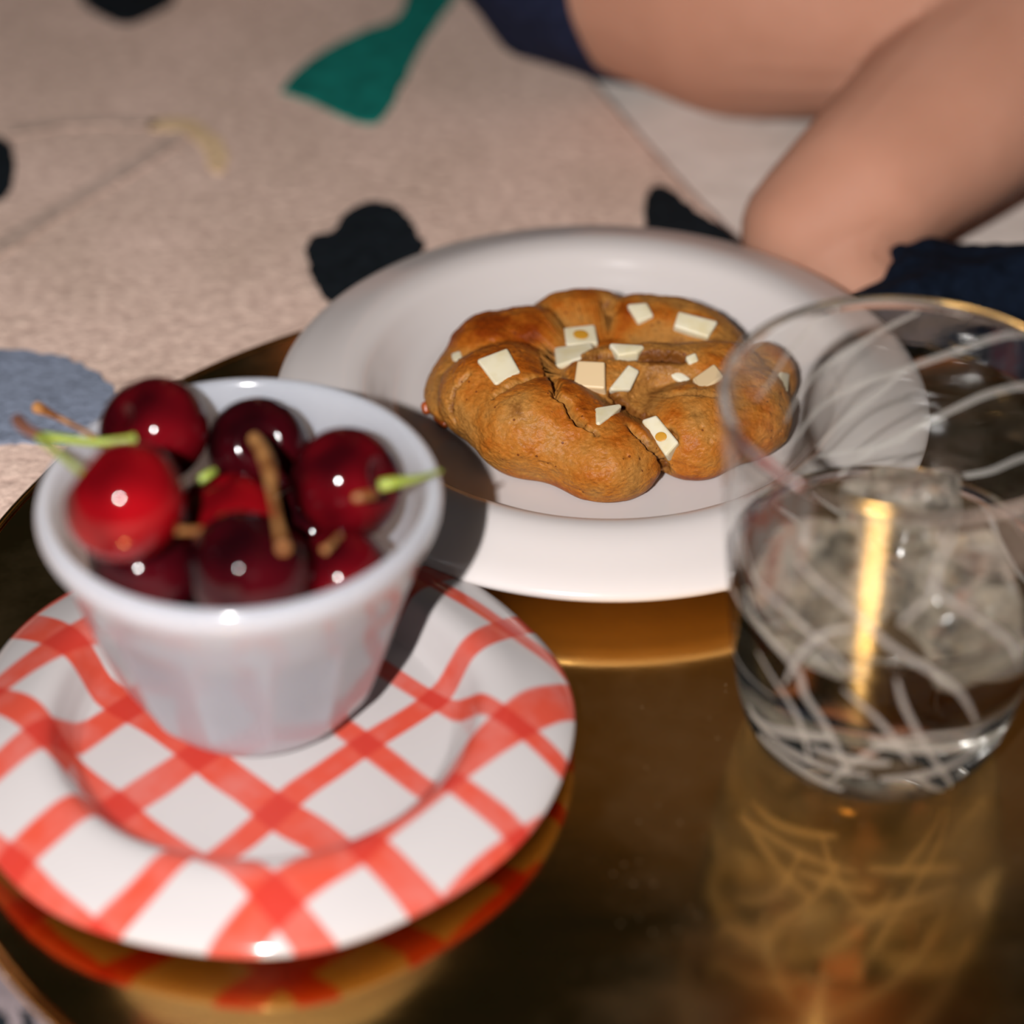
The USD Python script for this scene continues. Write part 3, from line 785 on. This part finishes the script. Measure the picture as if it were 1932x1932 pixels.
for wall, px, wmm in tracks:
    az = np.array([on_wall(x, y, wall) for x, y in px])
    az[:, 0] = np.unwrap(az[:, 0])
    if wall == 'back' and px[-1][0] > 1900:      # the cut runs on round the side of the glass
        dA = az[-1] - az[-2]
        dA /= abs(dA[0])
        az = np.vstack([az] + [az[-1] + dA * k * 0.35 * np.array([1, 0.8]) for k in (1, 2, 3)])
    az[:, 1] = np.clip(az[:, 1], 0.003, 0.0980)
    c_ = spline(az, 60)
    ang, zz = c_[:, 0], c_[:, 1]
    rr = np.interp(zz, oz, orad) + 0.00002
    pts = np.column_stack([rr * np.cos(ang), rr * np.sin(ang), zz])
    s = np.linspace(0, 1, 60)
    wd = wmm / 1000 * (0.35 + 0.65 * np.sin(np.pi * s) ** 0.5)
    tang = np.gradient(pts, axis=0)
    tang /= np.linalg.norm(tang, axis=1, keepdims=True)
    nrm = np.column_stack([np.cos(ang), np.sin(ang), np.full_like(ang, -0.12)])
    side = np.cross(tang, nrm)
    side /= np.linalg.norm(side, axis=1, keepdims=True)
    L, R_, Cc = pts - side * wd[:, None], pts + side * wd[:, None], pts + nrm * 0.00022
    v = np.vstack([L, Cc, R_])
    n_ = len(pts)
    f = []
    for i in range(n_ - 1):
        for b in (0, n_):
            f += [(b + i, b + n_ + i, b + n_ + i + 1), (b + i, b + n_ + i + 1, b + i + 1)]
    obj('cut_line', trimesh.Trimesh(v, f, process=False), m_cut, glass, smooth=True)


def ice(loc, size, rot, seed, label):
    m = m3.Manifold.batch_hull([m3.Manifold.sphere(0.0042, 24).translate((sx * (size[0] / 2 - .0042), sy * (size[1] / 2 - .0042), sz * (size[2] / 2 - .0042)))
                                for sx in (-1, 1) for sy in (-1, 1) for sz in (-1, 1)]).rotate(rot).refine_to_length(0.0011).to_mesh()
    tm = trimesh.Trimesh(m.vert_properties[:, :3], m.tri_verts, process=True)
    v = np.array(tm.vertices)
    tm.vertices = v + np.array(tm.vertex_normals) * ((meshkit.fbm(v * 170 + seed * 9.1, 2, seed) - 0.5) * 0.0034)[:, None]
    t = thing('ice_cube', GL + np.array(loc))
    tag(t, label, 'ice', 'ice cubes in the tumbler')
    obj('ice', tm, m_ice, t, smooth=True)


ice((-.0165, -.0080, .0530), (.026, .025, .021), (12, 18, 25), 1, 'clear melting ice cube floating at the left wall of the tumbler')
ice((.0045, .0165, .0535), (.024, .025, .022), (-15, 20, 60), 2, 'clear melting ice cube floating at the back of the tumbler')
ice((.0150, -.0130, .0530), (.023, .024, .021), (20, -10, 10), 3, 'clear melting ice cube floating at the right wall of the tumbler')

# ------------------------------------------------------------------ the person sitting behind the tray
person = thing('person', (0, 0, 0))
tag(person, 'person in navy shorts sitting on the floor with one bare leg folded behind the tray', 'person')


def J(px, py, z):
    return at(px, py, z)


ankle = J(1532, 435, .006)
shin = J(1640, 350, .018)
calf = J(1790, 225, .028)
calf2 = J(1930, 100, .038)
knee = J(2120, -60, .050)
thigh2 = J(1700, -30, .050)
thigh1 = J(1400, -55, .042)
hip = J(1130, -165, .042)
hip2 = J(1010, -330, .058)
pel = np.array([0.02, 1.17, 0.085])
leg = chain([ankle, shin, calf, calf2, knee], [.0235, .0285, .0345, .039, .044]) + chain([knee, thigh2, thigh1, hip, hip2, pel + [0.05, -0.02, 0]], [.044, .047, .053, .055, .058, .072])
foot = chain([J(1545, 448, .004), J(1640, 560, -.005), J(1760, 615, -.007), J(1880, 630, -.009)], [.0195, .0145, .0135, .010])
leg2 = chain([pel + [-0.05, 0.03, 0], np.array([-0.22, 1.28, 0.065]), np.array([-0.36, 1.55, 0.045])], [.066, .052, .034])
foot2 = chain([np.array([-0.36, 1.55, 0.025]), np.array([-0.30, 1.65, 0.015])], [.03, .02])
chest_c, neck_c = np.array([.15, 1.03, .43]), np.array([.18, .965, .56])
torso = chain([pel, np.array([.07, 1.13, .23]), chest_c], [.092, .082, .100])
shl, shr = np.array([.02, 1.0, .525]), np.array([.335, .96, .505])
chest = [m3.Manifold.batch_hull([ball(shl, .046), ball(shr, .046), ball(chest_c, .095), ball(neck_c, .045)])]
wr_r, wr_l = np.array([.385, .845, .15]), np.array([-.10, .98, .07])
el_r, el_l = np.array([.44, .98, .30]), np.array([-.09, 1.06, .29])
arm_r = chain([shr, el_r, wr_r], [.041, .033, .024])
arm_l = chain([shl, el_l, wr_l], [.041, .033, .024])


def hand(w, d, side):
    """A relaxed hand at wrist w, fingers along d."""
    d = np.asarray(d, float) / np.linalg.norm(d)
    x = np.cross(d, [0, 0, 1.0])
    x /= np.linalg.norm(x)
    u = np.cross(x, d)
    out = [m3.Manifold.batch_hull([ball(w, .015), ball(w + d * .055 + x * .020, .010), ball(w + d * .055 - x * .020, .010)])]
    for k, ln in enumerate((.046, .052, .049, .038)):
        b = w + d * .056 + x * side * (.021 - .014 * k)
        out += chain([b - d * .01, b + d * ln * .5 + u * -.004, b + d * ln + u * -.014], [.0080, .0072, .0062], 14)
    b = w + d * .018 + x * side * .016
    out += chain([b, b + d * .022 + x * side * .020, b + d * .045 + x * side * .026 - u * .006], [.0095, .0085, .0070], 14)
    return out


hand_r = hand(wr_r, (0.05, -0.75, -0.60), -1)
hand_l = hand(wr_l, (-0.2, -0.5, -0.55), 1)
neck = chain([neck_c, np.array([.19, .93, .64])], [.044, .038])
hc = np.array([.195, .89, .725])
head = [m3.Manifold.batch_hull([ball(hc + [0, 0.012, 0.022], .072), ball(hc + [0, -0.028, -0.050], .036)]),
        m3.Manifold.batch_hull([ball(hc + [0, -0.064, 0.010], .007), ball(hc + [0, -0.074, -0.012], .0095)]),
        ball(hc + [-.074, 0.01, -.004], .014), ball(hc + [.074, 0.01, -.004], .014),
        m3.Manifold.batch_hull([ball(hc + [-.014, -.052, -.040], .008), ball(hc + [.014, -.052, -.040], .008)])]
parts = leg + foot + leg2 + foot2 + torso + chest + arm_r + arm_l + hand_r + hand_l + neck + head
body = smooth_body(parts, 0.007, 14)
obj('body', body, m_skin, person, smooth=True)
for sx in (-1, 1):
    tag(obj('eye', ball(hc + [sx * .027, -.052, .012], .010, 24), plain(f'eye_{"a" if sx < 0 else "b"}', (0.08, 0.05, 0.04), 0.15), person, smooth=True))
hm = (ball(hc + [0, 0.020, 0.030], .079, 48) + m3.Manifold.batch_hull([ball(hc + [0, 0.05, 0.01], .060), ball(hc + [0, 0.065, -0.12], .045)])) - m3.Manifold.cube((0.22, 0.12, 0.15), True).translate(tuple(hc + np.array([0, -0.082, -0.033])))
hmm = hm.refine_to_length(0.008).to_mesh()
ht = trimesh.Trimesh(hmm.vert_properties[:, :3], hmm.tri_verts, process=True)
trimesh.smoothing.filter_taubin(ht, iterations=6)
obj('hair', ht, m_hair, person, smooth=True)

# shorts: around hip, pelvis and the start of both thighs, ending in a turned hem just right of the hip
dirh = (thigh1 - hip) / np.linalg.norm(thigh1 - hip)
hem = J(1205, -135, .042)
sh = chain([hem - dirh * 0.004, hip, hip2, pel + [0.05, -0.02, 0], pel], [.0590, .0600, .0630, .078, .094]) + chain([pel, pel + [0.01, 0.01, 0.07]], [.094, .088]) + \
    chain([pel + [-0.05, 0.03, 0], np.array([-0.13, 1.25, 0.07])], [.076, .064])
shm = sh[0]
for q_ in sh[1:]:
    shm = shm + q_
shm = shm.trim_by_plane(tuple(map(float, -dirh)), float(-dirh @ (hem + dirh * 0.016)))
sm_ = shm.refine_to_length(0.008).to_mesh()
stt = trimesh.Trimesh(sm_.vert_properties[:, :3], sm_.tri_verts, process=True)
wr = (meshkit.fbm(np.array(stt.vertices) * 40, 3, 2) - 0.5)
stt.vertices = np.array(stt.vertices) + np.array(stt.vertex_normals) * (wr * 0.008)[:, None]
stt.vertices[:, 2] = np.maximum(stt.vertices[:, 2], FLOOR_Z + 0.001)
obj('shorts', stt, m_denim, person, smooth=True)
tp = chain([pel + [0.02, 0, 0.06], np.array([.07, 1.13, .23]), chest_c], [.100, .094, .112]) + [m3.Manifold.batch_hull([ball(shl, .053), ball(shr, .053), ball(chest_c, .107), ball(neck_c, .050)])] + \
    chain([shr, shr + (el_r - shr) * 0.6], [.053, .048]) + chain([shl, shl + (el_l - shl) * 0.6], [.053, .048])
tpm = smooth_body(tp, 0.012, 5)
obj('knit_top', tpm, m_top, person, smooth=True)

# ------------------------------------------------------------------ navy cloth bunched on the floor behind the glass
x = np.linspace(0.075, 0.36, 120)
y = np.linspace(0.585, 0.715, 70)
X, Y = np.meshgrid(x, y)
ax = np.array([J(1400, 520, .0)[:2], J(1650, 560, .0)[:2], J(1800, 560, .0)[:2], J(1950, 560, .0)[:2], J(2300, 600, .0)[:2]])
cl = spline(ax, 60)
dd = np.min(np.hypot(X[..., None] - cl[:, 0], Y[..., None] - cl[:, 1]), -1)
wob = meshkit.fbm(np.stack([X * 45, Y * 45, X * 0], -1), 3, 6) - 0.5
hgt = 0.035 * np.clip(1 - (dd / (0.036 + 0.012 * wob)) ** 2, 0, 1) ** 0.6 * (1 + 0.5 * wob)
hgt *= np.clip((X - 0.080) / 0.045, 0, 1)
top_ = np.stack([X, Y, FLOOR_Z + 0.0008 + hgt], -1).reshape(-1, 3)
ii = np.arange(len(x) * len(y)).reshape(len(y), len(x))
qq = np.stack([ii[:-1, :-1], ii[:-1, 1:], ii[1:, 1:], ii[1:, :-1]], -1).reshape(-1, 4)
tri = np.vstack([qq[:, [0, 1, 2]], qq[:, [0, 2, 3]]])
tri = tri[(hgt.reshape(-1)[tri].max(1) > 0.0006)]
import shapely
over = shapely.contains_xy(rug_poly.buffer(0.004), top_[:, 0], top_[:, 1])
top_[:, 2] = np.where(over, np.maximum(top_[:, 2], RUG_Z + 0.0022), top_[:, 2])
cm = trimesh.Trimesh(top_, tri, process=False)
cm.remove_unreferenced_vertices()
tag(obj('navy_cloth', cm, m_navy, smooth=True), 'dark navy cloth bunched on the floor behind the glass, beside the bare heel', 'cloth')
